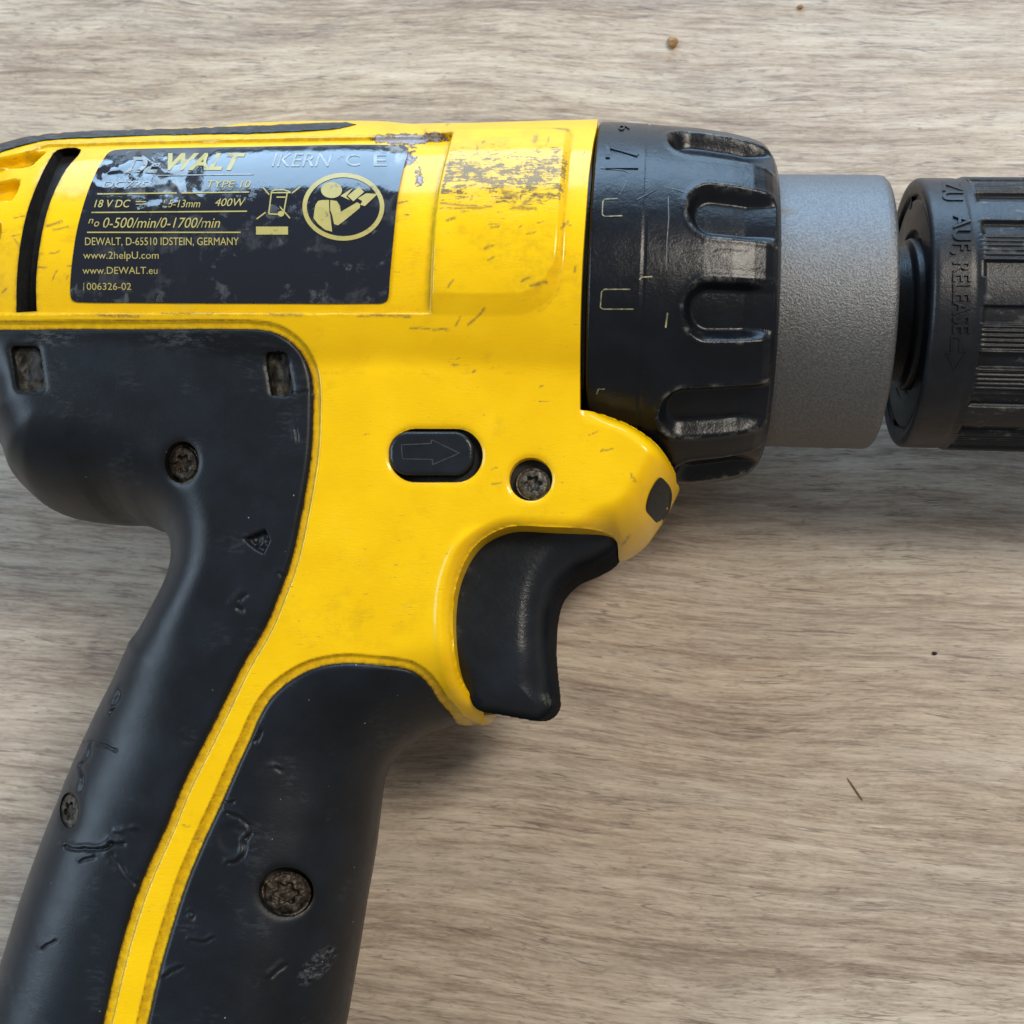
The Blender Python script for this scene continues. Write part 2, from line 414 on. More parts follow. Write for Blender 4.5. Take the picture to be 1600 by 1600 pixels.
def text2d(s, shear=0., bold=0., depth=0.):
    cu = bpy.data.curves.new('t', 'FONT'); cu.body = s; cu.shear = shear; cu.offset = bold; cu.extrude = depth; cu.resolution_u = 4
    o = bpy.data.objects.new('t', cu); col.objects.link(o)
    dg = bpy.context.evaluated_depsgraph_get(); me = o.evaluated_get(dg).to_mesh()
    V = np.array([v.co[:] for v in me.vertices]); F = [tuple(p.vertices) for p in me.polygons]
    o.evaluated_get(dg).to_mesh_clear(); bpy.data.objects.remove(o); bpy.data.curves.remove(cu)
    V[:, :2] -= V[:, :2].min(0); V[:, :2] /= V[:, :2].max(0)
    return V, F

# ------------------------------------------------------------------ the table
def tabletop():
    hw = 7000; t = 200; z = -H0
    V = [(-hw, -hw, z), (hw, -hw, z), (hw, hw, z), (-hw, hw, z), (-hw, -hw, z-t), (hw, -hw, z-t), (hw, hw, z-t), (-hw, hw, z-t)]
    F = [(0, 1, 2, 3), (7, 6, 5, 4), (0, 4, 5, 1), (1, 5, 6, 2), (2, 6, 7, 3), (3, 7, 4, 0)]
    o = mesh('tabletop', V, F, M['wood'], None, smooth=False); o['kind'] = 'structure'
    o['label'] = 'grey brown wood grain tabletop under the drill'
tabletop()

# ------------------------------------------------------------------ outlines read off the photograph
TOP = np.array([(-230, 330), (-150, 275), (-60, 243), (0, 224), (40, 215), (80, 208), (125, 205), (200, 203), (350, 197), (380, 192), (450, 189), (560, 188),
                (600, 189), (640, 193), (750, 191), (850, 188), (934, 186), (1200, 184)], float)
NOSE_TOP = [(906, 641), (934, 640), (973, 651), (1005, 669), (1028, 688), (1047, 714), (1057, 737), (1059, 752)]
NOSE_LOW = [(1058, 764), (1053, 785), (1042, 806), (1028, 828), (1012, 850), (995, 865), (976, 876), (963, 879)]
TRIG_OPEN = [(963, 879), (966, 862), (963, 844), (950, 833), (917, 825), (852, 822), (807, 820), (781, 825), (755, 838), (735, 857), (719, 886), (709, 919),
             (705, 958), (706, 997), (711, 1036), (719, 1062), (735, 1088), (752, 1111), (755, 1123)]
GUARD_TIP = [(748, 1133), (731, 1134), (713, 1130)]
FRONT_SIL = [(699, 1138), (673, 1146), (654, 1157), (631, 1172), (614, 1191), (603, 1214), (598, 1240), (594, 1275), (588, 1323), (581, 1366), (574, 1405), (562, 1480),
             (551, 1544), (541, 1600), (520, 1690), (500, 1760), (455, 1815)]
REAR_SIL = [(-30, 1810), (-72, 1755), (-52, 1690), (-22, 1580), (4, 1502), (19, 1454), (37, 1397), (64, 1322), (90, 1255), (116, 1191), (150, 1116), (180, 1056), (206, 1000),
            (224, 974), (240, 945), (257, 912), (266, 886), (268, 863), (263, 844), (250, 830), (227, 822), (182, 820), (130, 813), (94, 802), (65, 782), (42, 759),
            (23, 727), (10, 704), (0, 675), (-25, 640), (-70, 620), (-150, 600), (-215, 540)]
RUB_A = [(-300, 514), (-300, 514), (0, 514), (250, 513), (380, 513), (422, 517), (448, 529), (468, 548), (481, 571), (487, 597), (488, 642), (485, 707), (478, 756), (469, 805),
         (459, 854), (448, 893), (432, 935), (413, 980), (379, 1037), (349, 1097), (319, 1157), (285, 1225), (259, 1289), (232, 1349), (210, 1405), (187, 1480),
         (169, 1555), (150, 1640), (90, 1960), (90, 1960), (-320, 1960), (-320, 1960)]
RUB_B = [(713, 1131), (705, 1119), (687, 1098), (673, 1076), (659, 1059), (640, 1047), (617, 1042), (575, 1038), (536, 1036), (491, 1044), (455, 1062), (425, 1088),
         (404, 1122), (390, 1155), (375, 1187), (345, 1255), (319, 1311), (292, 1375), (270, 1442), (249, 1514), (229, 1600), (150, 1960), (150, 1960),
         (700, 1960), (700, 1960), (700, 1300), (720, 1180), (740, 1150), (725, 1138)]

zcr = float(np.cos(oncyl(700., 585., 286.)[1])*286)
PV = [100, 300, 420, 500, 585, 700, 850, 1000, 1150, 1300, 1980]
PZ = [-300, 40, 190, zcr-2, zcr, zcr-12, zcr-27, zcr-42, zcr-56, zcr-62, zcr-66]
def plate_z(v): return np.interp(v, PV, PZ)
def edge_r(u, v):
    r = 95+75*sstep(900, 1200, v)-42*sstep(780, 930, u)
    return r+35*sstep(500, 200, u)*sstep(1000, 800, v)
# closed silhouettes -> plan outline at mid height, inset for the rounding that the camera sees past
def plan(pts, shrink=True):
    p = np.array(pts, float); X, Y = unproj(p[:, 0], p[:, 1], 0.)
    return np.stack([X, Y], -1)
sil = plan(spline([(1240, 100), (1240, 100), (1240, 560), (1240, 560), (1020, 575), (988, 600), (990, 634), (1016, 656), (1040, 684), (1057, 714), (1063, 742), (1062, 765)]+NOSE_LOW[1:]+[(952, 888), (952, 888), (952, 1000), (985, 1080), (900, 1180), (790, 1165), (760, 1143)]+GUARD_TIP[0:2]+[(712, 1133)]
                  + FRONT_SIL+[(210, 1835)]+REAR_SIL+[(-225, 400), (-225, 300), (-225, 100), (-225, 100)], 4))
def inset(poly):
    q = np.roll(poly, -1, 0); r = np.roll(poly, 1, 0); t = q-r; t /= np.hypot(t[:, 0], t[:, 1])[:, None]+1e-9
    nrm = np.stack([t[:, 1], -t[:, 0]], -1)
    area2 = np.sum(poly[:, 0]*q[:, 1]-poly[:, 1]*q[:, 0])
    if area2 < 0: nrm = -nrm
    u, v = proj(poly[:, 0], poly[:, 1], np.zeros(len(poly)))
    d = ray(u, v); sl = np.abs((d[:, 0]*nrm[:, 0]+d[:, 1]*nrm[:, 1])/d[:, 2])
    re = edge_r(u, v); z0 = plate_z(v)
    k = np.sqrt(re**2+(z0*sl)**2)-re
    k = np.where((v < 500) | (u > 1065), 0, k)
    return poly-nrm*k[:, None]
sil = inset(sil)

# ------------------------------------------------------------------ height field of the upper half of the housing
HG = 2.0
gx0, gx1, gy0, gy1 = -1330., 130., -1560., 318.
xs = np.arange(gx0, gx1, HG); ys = np.arange(gy0, gy1, HG)
GX, GY = np.meshgrid(xs, ys)
dS = Grid2(lambda a, b: sdf(a, b, sil), gx0-8, gx1+8, gy0-8, gy1+8)(GX, GY)
Xt, Rt = closest(TOP[:, 0], TOP[:, 1])
Rx = np.interp(GX, Xt, Rt)
zc = np.sqrt(np.maximum(Rx**2-GY**2, 0)); zc = np.where(np.abs(GY) < Rx, zc, -30)
zb = np.full(GX.shape, 150.)
for _ in range(4):
    U, V = proj(GX, GY, zb)
    re = edge_r(U, V); t = np.clip(1-dS/re, 0, 1)
    zpl = plate_z(V)*np.sqrt(np.maximum(1-np.abs(t)**2.2, 0))
    zb = np.where(dS > 0, smax(np.maximum(zc, -30)*sstep(-20, 40, dS+60*(GY > 120)), zpl, 9.), -30)
    zb = np.where((GY > 60), np.maximum(zb, zc), zb)
ZB = np.maximum(zb, 0)
# soften medial creases a little
def blur(a, n):
    for _ in range(n):
        a = .25*np.roll(a, 1, 0)+.5*a+.25*np.roll(a, -1, 0); a = .25*np.roll(a, 1, 1)+.5*a+.25*np.roll(a, -1, 1)
    return a
wgt = sstep(10, 40, dS); wgt = wgt*np.where(GY > 60, sstep(20, 60, zc), 1)
ZB = ZB*(1-wgt)+blur(ZB, 6)*wgt
U, V = proj(GX, GY, ZB)
PX0, PX1, PY0, PY1 = -330, 1130, 140, 1990
pg = lambda poly: Grid2(lambda a, b: sdf(a, b, poly), PX0, PX1, PY0, PY1)
pA = spline(RUB_A, 4); pB = spline(RUB_B, 4)
gA = pg(pA); gB = pg(pB)
dA = gA(U, V); dB = gB(U, V)
nose_line = spline(NOSE_TOP, 4, False); trig_line = spline(TRIG_OPEN, 4, False)
gN = Grid2(lambda a, b: udist(a, b, nose_line), PX0, PX1, PY0, PY1)
gT = Grid2(lambda a, b: udist(a, b, trig_line), PX0, PX1, PY0, PY1)
# --- shape of the yellow shell: a closed cut outline in the photo's view
CUT = spline([(-400, 100), (-400, 100), (936, 100), (936, 100), (934, 187), (927, 222), (920, 272), (915, 335), (910, 410), (907, 485), (906, 560), (906, 641), (906, 641)]
             + NOSE_TOP[1:]+[(1075, 770), (1060, 830), (1010, 875), (975, 888), (966, 884), (964, 878), (964, 878)]+TRIG_OPEN[1:]
             + [(753, 1131), (745, 1136), (728, 1138), (708, 1136), (650, 1200), (650, 1200), (650, 2000), (650, 2000), (-400, 2000), (-400, 2000)], 4)
gC = pg(CUT)
dN = gN(U, V); dT = gT(U, V)
def stadium(U, V, x0, x1, y0, y1, r=None):
    r = r or (y1-y0)/2; cx, cy = (x0+x1)/2, (y0+y1)/2
    qx = np.abs(U-cx)-((x1-x0)/2-r); qy = np.abs(V-cy)-((y1-y0)/2-r)
    return r-(np.hypot(np.maximum(qx, 0), np.maximum(qy, 0))+np.minimum(np.maximum(qx, qy), 0))
SLOT = spline([(87, 231), (124, 231), (100, 262), (80, 301), (66, 345), (57, 395), (53, 440), (54, 484), (54, 484), (22, 486), (22, 486), (23, 430), (29, 375), (40, 325), (55, 285), (70, 254)], 3)
LOUV = [spline([(-220, 275), (-220, 275), (-60, 262), (0, 246), (68, 233), (58, 244), (42, 257), (0, 261), (-60, 276), (-220, 300), (-220, 300)], 3),
        spline([(-220, 315), (-220, 315), (0, 281), (27, 278), (15, 309), (0, 310), (-220, 345), (-220, 345)], 3),
        spline([(-220, 362), (-220, 362), (-6, 345), (-2, 350), (-10, 378), (-220, 395), (-220, 395)], 3)]
PANEL = spline([(-400, 330), (-400, 330), (0, 262), (60, 228), (120, 224), (300, 219), (500, 215), (690, 212), (709, 210), (709, 210), (700, 242), (687, 300), (680, 360), (677, 435), (674, 490), (674, 490),
                (300, 490), (-400, 492), (-400, 492)], 4)
PAD = spline([(711, 205), (711, 205), (800, 203), (885, 203), (895, 212), (890, 260), (884, 335), (879, 410), (876, 447), (865, 470), (845, 487), (815, 492), (677, 491), (677, 491), (677, 435), (680, 360), (687, 300), (700, 242)], 4)
dSl = sdf(U, V, SLOT); dPn = pg(PANEL)(U, V); dPd = pg(PAD)(U, V)
dBt = stadium(U, V, 607, 754, 669, 753); dSc = 34-np.hypot(U-829, V-748)
ZY = ZB.copy()
moat = 13+3*sstep(900, 1200, V)
ZY -= 6*sstep(0, 1, (np.maximum(dA, dB)+moat)/3.)
ZY -= 6*sstep(0, 2.5, dPn)*sstep(-30, 0, V-200)
PAD2 = spline([(300, 60), (300, 60), (920, 60), (920, 60), (895, 212), (890, 260), (884, 335), (879, 410), (874, 440), (862, 466), (842, 482), (812, 492), (677, 492), (300, 492), (300, 492)], 4)
d2 = pg(PAD2)(U, V); ramp = 12+20*sstep(400, 470, V)
ZY += 9*np.clip(d2/ramp, 0, 1)*sstep(3, -1, dPn)*sstep(680, 690, U+(V-490)*-.0+20)*sstep(198, 206, V)
for L in LOUV: ZY -= 26*sstep(-1, 5, sdf(U, V, L))
q = np.clip(1-(dT+1.5)/18., 0, 1)
ZY -= 34*(1-.6*sstep(740, 830, U))*(1-np.sqrt(np.maximum(1-q*q, 0)))*(V > 780)
ZY += 3.4*np.exp(-((dT-19)/8.)**2)*sstep(815, 850, V)*sstep(800, 740, U)*sstep(1130, 1090, V)
q = np.clip(1-dN/26., 0, 1); ZY -= 45*(1-np.sqrt(np.maximum(1-q*q, 0)))*sstep(902, 960, U)
for d in (dBt, dSc): ZY -= 3.5*np.exp(-np.clip(-d, 0, None)/3.5)
ZY -= .8*fbm(GX*.02, GY*.02, 3)
wear = np.zeros_like(U)
inpad = np.clip(dPd/6, 0, 1)
wear = np.maximum(wear, inpad*(.80*np.exp(-((V-282)/48.)**2)+.40*sstep(480, 300, V)))
wear = np.maximum(wear, .50*sstep(160, 60, U)*sstep(470, 250, V))
wear = np.maximum(wear, .46*np.exp(-((V-212)/12.)**2))
wear = np.maximum(wear, .34*np.exp(-((dPd)/10.)**2)); wear = np.maximum(wear, .30*sstep(560, 480, V))
wear = np.maximum(wear, .30+.18*sstep(.45, .7, fbm(U*.012, V*.012, 3)))
mo = np.maximum(dA, dB)
grime_shade = sstep(-moat-3, -moat+1, mo)*(.42+.16*sstep(900, 1100, V))
grime_shade = np.maximum(grime_shade, 1.*sstep(-4.5, -1.5, mo))  # dark gap beside the rubber, its shade put into the colour
grime_shade = np.maximum(grime_shade, .9*np.exp(-((mo+moat)/1.6)**2))
grime_shade = np.maximum(grime_shade, .65*np.exp(-(dPn/4.)**2)); grime_shade = np.maximum(grime_shade, .42*sstep(22, 4, dPn)*(dPn > 0)*(U > 600))
grime_shade = np.maximum(grime_shade, .5*np.exp(-((dPd-2)/3.)**2)*(U > 840))
grime_shade = np.maximum(grime_shade, .9*np.exp(-np.clip(-dSl, 0, None)/4.)); grime_shade = np.maximum(grime_shade, .22*np.exp(-(np.maximum(dBt, dSc)/4.)**2))
grime_shade = np.maximum(grime_shade, .35*np.exp(-((dT-3)/4.)**2))
grime_shade = np.maximum(grime_shade, .30*np.exp(-(((U-570)/110.)**2+((V-960)/60.)**2))*sstep(.45, .6, fbm(U*.05, V*.05, 4)))
hz = sstep(.46, .66, fbm(U*.018+3, V*.03, 5))
grime_shade = np.maximum(grime_shade, .34*hz*sstep(520, 430, V)); grime_shade = np.maximum(grime_shade, .20*hz*sstep(.5, .7, fbm(U*.05, V*.05, 3)))
grime_shade = np.maximum(grime_shade, .45*np.exp(-((V-583)/3.)**2)*(U > 490)*hz)  # patchy darker line along the crease below the motor
mark = np.zeros_like(U)
mr = random.Random(11)
MARKS = [((700, 350), (712, 344), 2), ((759, 392), (772, 387), 2.2), ((815, 442), (827, 437), 2), ((830, 449), (855, 444), 2.2), ((732, 507), (757, 483), 1.8), ((712, 508), (718, 495), 1.5),
         ((702, 452), (709, 442), 1.6), ((790, 306), (806, 310), 5), ((820, 322), (840, 308), 4), ((800, 328), (838, 330), 3), ((690, 322), (745, 326), 1.8), ((700, 330), (770, 328), 1.4),
         ((868, 204), (888, 206), 2.5), ((838, 220), (836, 224), 4), ((900, 418), (898, 424), 2), ((620, 314), (636, 312), 1.5), ((706, 570), (716, 571), 1.6), ((940, 705), (956, 700), 1.5),
         ((985, 740), (992, 752), 1.6), ((972, 850), (984, 838), 2), ((700, 515), (640, 512), 1.4), ((560, 492), (640, 494), 2.), ((420, 491), (470, 492), 2.), ((150, 492), (215, 494), 2.4), ((250, 488), (330, 489), 1.8),
         ((930, 1010), (935, 1015), 2), ((300, 1310), (314, 1314), 1.6), ((285, 1290), (298, 1292), 1.3), ((20, 372), (30, 384), 1.6), ((70, 350), (92, 344), 2.2), ((80, 356), (104, 352), 1.6)]
for _ in range(52):
    if mr.random() < .62: p = (mr.uniform(690, 930), mr.gauss(300, 70))
    elif mr.random() < .5: p = (mr.uniform(-10, 110), mr.uniform(240, 480))
    else: p = (mr.uniform(500, 1000), mr.uniform(480, 800))
    an = mr.choice((mr.gauss(-.1, .25), mr.gauss(-1.0, .3))); ln = mr.uniform(4, 17)
    MARKS.append((p, (p[0]+ln*math.cos(an), p[1]+ln*math.sin(an)), mr.uniform(.9, 1.7)))
for (a0, a1), (b0, b1), wd in MARKS:
    bx = (U > min(a0, b0)-12) & (U < max(a0, b0)+12) & (V > min(a1, b1)-12) & (V < max(a1, b1)+12)
    if not bx.any(): continue
    uu_, vv_ = U[bx]+4*(fbm(U[bx]*.12, V[bx]*.12, 2)-.5), V[bx]+4*(fbm(U[bx]*.12+9, V[bx]*.12, 2)-.5)
    mark[bx] = np.maximum(mark[bx], np.exp(-(udist(uu_, vv_, np.array([(a0, a1), (b0, b1)]))/wd)**2))
gunk = .8*np.exp(-(((U-632)/26.)**2+((V-240)/24.)**2))+.75*np.exp(-(((U-656)/12.)**2+((V-278)/16.)**2))+.75*np.exp(-((V-215)/7.)**2)*sstep(540, 600, U)*sstep(715, 690, U)
gunk = np.clip(gunk, 0, 1)
sY = np.minimum(gC(U, V), dS)
sY = np.minimum(sY, np.where(GY > 60, Rx-np.abs(GY)+.01, 1e6))
sY = np.minimum(sY, 9-np.maximum(dA, dB))
for d in (dSl, dBt, dSc): sY = np.minimum(sY, -d)
x_, y_, q_, us, pul = cutgrid(GX, GY, sY, HG)
# heights of pulled vertices are read from the field at their new place
def rd(F, x, y): return bilin(F, (x-gx0)/HG, (y-gy0)/HG)
z_ = np.maximum(rd(ZY, x_, y_), 0); on_edge = rd(np.minimum(dS, np.where(GY > 60, Rx-np.abs(GY), 1e6)), x_, y_) < 1.2
on_edge &= pul; z_[on_edge] = 0
uu, vv = proj(x_, y_, z_)
sel = ~on_edge & (sdf(uu, vv, np.array([(-500, 50), (1200, 50), (1200, 1200), (-500, 1200)], float)) > 0)
near_sl = sdf(uu, vv, SLOT) > -6
near_bt = stadium(uu, vv, 607, 754, 669, 753) > -6
dep = np.where(near_sl, 46., np.where(near_bt, 20., 16.)); dep = np.where((vv > 800) & (uu > 690), z_, np.where(uu > 895, 24., dep))
at = dict(wear=wear.ravel()[us], grime_shade=grime_shade.ravel()[us], gunk=gunk.ravel()[us], mark=mark.ravel()[us])
Vh, Fh, mi, at = skirted(np.stack([x_, y_, z_], -1), q_, dep, sel, np.where(near_sl | near_bt, 1, 0), at)
housing = mesh('housing_shell', Vh, Fh, [M['yellow'], M['dark']], midx=mi, attrs=at)
housing['label'] = 'scratched yellow plastic housing half'
mirror(housing)

def surf(u, v, F=None, off=0.):       # height of the shell under a pixel
    F = ZY if F is None else F
    u = np.asarray(u, float); v = np.asarray(v, float); z = np.full(u.shape, 180.)
    for _ in range(14):
        X, Y = unproj(u, v, z); z = .35*z+.65*(rd(F, X, Y)+off)
    return z
# ------------------------------------------------------------------ rubber grips
def grooves(U, V, lines):
    """torn rubber: each (points, width, depth, lip)"""
    dz = np.zeros_like(U)
    for pts, wd, dp, lip in lines:
        p = np.array(pts, float)
        b = (U > p[:, 0].min()-25) & (U < p[:, 0].max()+25) & (V > p[:, 1].min()-25) & (V < p[:, 1].max()+25)
        if not b.any(): continue
        jx = 5*(fbm(U[b]*.09, V[b]*.09, 3)-.5); jy = 5*(fbm(U[b]*.09+50, V[b]*.09, 3)-.5)
        ln = spline(p, 5, False); d = udist(U[b]+jx, V[b]+jy, ln)
        wv = wd*(.15+1.1*fbm(U[b]*.10, V[b]*.10, 3))+.6; dp = dp*.55; lip = lip*.4
        e = -dp*np.exp(-(d/wv)**2)
        d2 = udist(U[b]+jx+wd*1.6, V[b]+jy+wd*1.6, ln)
        e += lip*np.exp(-(d2/(wv*1.8))**2)
        dz[b] += e
    return dz
TORN = [([(358, 1270), (372, 1275), (385, 1286), (391, 1300), (388, 1310)], 3, 7, 4), ([(384, 1318), (383, 1332), (374, 1344), (360, 1349)], 3, 6, 4),
        ([(350, 1250), (358, 1254), (366, 1252)], 2, 5, 3), ([(104, 1322), (120, 1326), (145, 1327), (170, 1323), (176, 1317)], 2.6, 9, 6),
        ([(176, 1318), (186, 1320), (194, 1318)], 3, 6, 6), ([(176, 1336), (190, 1352), (204, 1372), (219, 1386)], 5, 5, 4), ([(128, 1346), (140, 1343), (149, 1340)], 2, 5, 3),
        ([(178, 1100), (185, 1090), (188, 1080)], 4, 9, 3), ([(175, 1114), (181, 1104)], 2.5, 7, 2), ([(132, 1160), (150, 1160), (170, 1168), (182, 1174)], 2.5, 6, 4),
        ([(126, 1200), (132, 1215), (128, 1235)], 3, 6, 3), ([(144, 1163), (140, 1180), (128, 1196)], 2.5, 5, 3),
        ([(182, 1298), (198, 1294), (214, 1292)], 4, -3, 0), ([(68, 1482), (78, 1476), (86, 1470)], 2.2, 5, 2),
        ([(372, 950), (378, 955)], 5, 7, 2), ([(376, 938), (384, 930)], 3, 4, 2), ([(440, 608), (462, 614), (478, 612)], 2, 4, 2),
        ([(462, 670), (466, 690)], 2.5, 4, 2), ([(408, 1140), (404, 1152), (401, 1158)], 2.5, 7, 3), ([(601, 1064), (608, 1060), (614, 1064)], 2, 5, 3),
        ([(436, 895), (444, 902)], 2.5, 4, 2), ([(424, 1526), (436, 1516), (446, 1508)], 2.5, 4, 3), ([(430, 1200), (440, 1204)], 2.5, 4, 3),
        ([(300, 1470), (318, 1472), (335, 1466)], 2.2, 3, 3), ([(298, 1424), (304, 1430), (300, 1436)], 2, 4, 3), ([(258, 1524), (275, 1514), (286, 1510)], 2.2, 3, 3)]
SCR_R = [(284, 722, 27, 33), (108, 1266, 15, 28), (447, 1394, 43, 39)]     # recessed screws in the rubber: u, v, ru, rv
RECT_R = [(21, 67, 540, 612), (417, 453, 549, 619)]
def rubber(name, dR, label):
    Z = ZB.copy()
    q = np.clip(1-dR/9., 0, 1); Z += 3.0-7*(1-np.sqrt(np.maximum(1-q*q, 0)))
    Z += grooves(U, V, TORN)
    # ragged triangular gouge and the scraped oval near the foot of the grip
    tri = sdf(U, V, np.array([(380, 842), (415, 827), (422, 845), (412, 866), (400, 860)], float))
    Z -= 10*sstep(-1, 4, tri)*(.5+fbm(U*.1, V*.1, 3))
    cc, ss = math.cos(-.78), math.sin(-.78); a = (U-497)*cc+(V-1508)*ss; b = -(U-497)*ss+(V-1508)*cc
    ov = 1-np.hypot(a/46, b/19); Z += np.where(ov > 0, (fbm(U*.14, V*.14, 3)-.55)*11*np.clip(ov*4, 0, 1), 0)
    a2 = np.hypot(U-365, V-1310); Z -= 2.2*sstep(30, 14, a2)
    Z -= 1.0*fbm(GX*.012, GY*.012, 3)
    s = np.minimum(dR, dS)
    wr = .16*sstep(.55, .75, fbm(U*.02+9, V*.02, 4))
    wr = np.maximum(wr, sstep(0, .3, ov)*.9)
    wr = np.maximum(wr, .75*np.exp(-(((U-80)/40.)**2+((V-528)/12.)**2))); wr = np.maximum(wr, .6*np.exp(-(((U-290)/60.)**2+((V-530)/14.)**2)))
    gr = np.zeros_like(U)
    holes = []
    for (u0, v0, ru, rv) in SCR_R:
        d = (1-np.hypot((U-u0)/ru, (V-v0)/rv))*min(ru, rv); s = np.minimum(s, -d); Z -= 3*np.exp(-np.clip(-d, 0, None)/4.)
        gr = np.maximum(gr, np.exp(-np.clip(-d, 0, None)/4.))
    for (x0, x1, y0, y1) in RECT_R:
        d = stadium(U-.14*(V-576), V, x0, x1, y0, y1, 9)+2.5*(vnoise(U*.12, V*.12)-.5)*(x0 > 300); s = np.minimum(s, -d); Z -= 3*np.exp(-np.clip(-d, 0, None)/3.5)
        gr = np.maximum(gr, np.exp(-np.clip(-d, 0, None)/3.))
    x, y, q, us, pul = cutgrid(GX, GY, s, HG)
    z = np.maximum(rd(Z, x, y), 0); oe = (rd(dS, x, y) < 1.2) & pul; z[oe] = 0
    at = dict(wear=wr.ravel()[us], grime_shade=gr.ravel()[us])
    V3, F3, mi, at = skirted(np.stack([x, y, z], -1), q, 16., ~oe, None, at)
    o = mesh(name, V3, F3, M['rubber'], attrs=at); o['label'] = label
    return o, Z
gripA, ZA = rubber('rear_grip_panel', dA, 'torn black rubber panel over the rear of the handle'); mirror(gripA)
gripB, ZBg = rubber('front_grip_panel', dB, 'black rubber panel on the front of the handle'); mirror(gripB)

# ------------------------------------------------------------------ small pixel-view patches
def patch(name, box, h, sfun, zfun, mat, parent=root, depth=0., attrs=None, smat=None):
    a = np.arange(box[0], box[1]+h, h); b = np.arange(box[3], box[2]-h, -h)
    A, B = np.meshgrid(a, b); s = sfun(A, B)
    gy, gx = np.gradient(s, h); gy = -gy
    ins = s > 0; k = np.where(ins, 0, np.clip(s/(gx*gx+gy*gy+1e-6), -1.5*h, 0))
    A2 = A-k*gx; B2 = B-k*gy
    cell = ins[:-1, :-1] | ins[1:, :-1] | ins[:-1, 1:] | ins[1:, 1:]
    idx = np.arange(s.size).reshape(s.shape)
    q = np.stack([idx[:-1, :-1][cell], idx[:-1, 1:][cell], idx[1:, 1:][cell], idx[1:, :-1][cell]], -1)
    used = np.unique(q); rm = np.full(s.size, -1); rm[used] = np.arange(len(used)); q = rm[q]
    u = A2.ravel()[used]; v = B2.ravel()[used]; z = zfun(u, v); X, Y = unproj(u, v, z)
    Vv = np.stack([X, Y, z], -1); at = {k: f(u, v) for k, f in (attrs or {}).items()}
    mi = None
    if depth:
        Vv, q, mi, at = skirted(Vv, q, depth, None, np.ones(len(Vv), int)*(1 if smat else 0), at)
    return mesh(name, Vv, q, [mat, smat] if smat else mat, parent, attrs=at, midx=mi)
def poly_s(p, k=4):
    pp = spline(p, k); return lambda a, b: sdf(a, b, pp)

# vent slot floor and the louvre depths
patch('vent_floor', (8, 140, 215, 500), 4, poly_s([(70, 222), (140, 222), (112, 262), (92, 310), (74, 400), (70, 500), (8, 500), (12, 400), (35, 300)]),
      lambda u, v: surf(u, v, ZB)-44, M['dark'])

# rubber strip along the top of the motor
strip_p = [(-150, 272), (-150, 272), (-60, 242), (0, 224), (40, 214), (70, 210), (125, 205), (200, 203), (350, 198), (450, 194), (540, 191), (557, 194), (557, 194), (525, 201), (450, 206), (400, 208), (250, 211),
           (150, 215), (75, 219), (37, 227), (0, 238), (-60, 262), (-150, 292), (-150, 292)]
_sp = spline(strip_p, 5)
def strip_s(a, b):
    up = fbm(a*.10, b*.10+3, 3)
    return sdf(a, b, _sp)+2.4*(up-.5)*(b < 212)
def strip_z(u, v):
    d = np.clip(sdf(u, v, _sp), 0, None); q = np.clip(1-d/5., 0, 1)
    return surf(u, v, ZB)+5.5*np.sqrt(np.maximum(1-q*q, 0))+1.5+1.3*(fbm(u*.11, v*.2, 3)-.5)*2
st = patch('top_strip', (-160, 570, 180, 300), 1.6, strip_s, strip_z, M['cap'], depth=9., attrs=dict(wear=lambda u, v: .7*sstep(.45, .65, fbm(u*.06, v*.15, 3))))
st['label'] = 'ragged black rubber strip along the top edge'

# ------------------------------------------------------------------ rating label
LAB = [(121, 472), (113, 469), (110, 460), (110, 440), (113, 406), (121, 356), (136, 303), (151, 267), (164, 245), (170, 238), (182, 234), (230, 232), (400, 229), (540, 226), (625, 227), (635, 230), (637, 238), (632, 256),
       (622, 303), (615, 369), (609, 434), (607, 462), (603, 471), (592, 474), (400, 474), (200, 473)]
_lp = spline(LAB, 5); _ls = lambda a, b: sdf(a, b, _lp)
CREASE = [([(160, 272), (185, 262), (205, 252), (222, 243)], 5, -4.0), ([(222, 243), (240, 256), (258, 268)], 5, -4.0), ([(150, 268), (175, 272), (200, 276), (230, 268)], 4, 2.2),
          ([(258, 268), (275, 262), (292, 250)], 7, -4.2), ([(150, 291), (190, 294), (240, 289), (270, 284)], 4, -2.2), ([(270, 284), (280, 297), (276, 312), (262, 322)], 5, -3.4),
          ([(215, 330), (245, 322), (275, 318)], 4, -2.6), ([(300, 300), (312, 308)], 3, -2.5), ([(225, 252), (222, 262), (215, 272)], 3, 2)]
def label_z(u, v):
    z = surf(u, v, ZB)-6+2.2
    for p, wd, a in CREASE:
        d = udist(u, v, spline(p, 4, False)); z = z-.55*a*np.exp(-(d/(wd*1.3))**2)*(.7+.6*vnoise(u*.1, v*.1))
    z += .8*(fbm(u*.06, v*.09, 3)-.5)*np.exp(-(((u-215)/75.)**2+((v-275)/45.)**2))*3
    return z+.5*(fbm(u*.03, v*.05, 3)-.5)
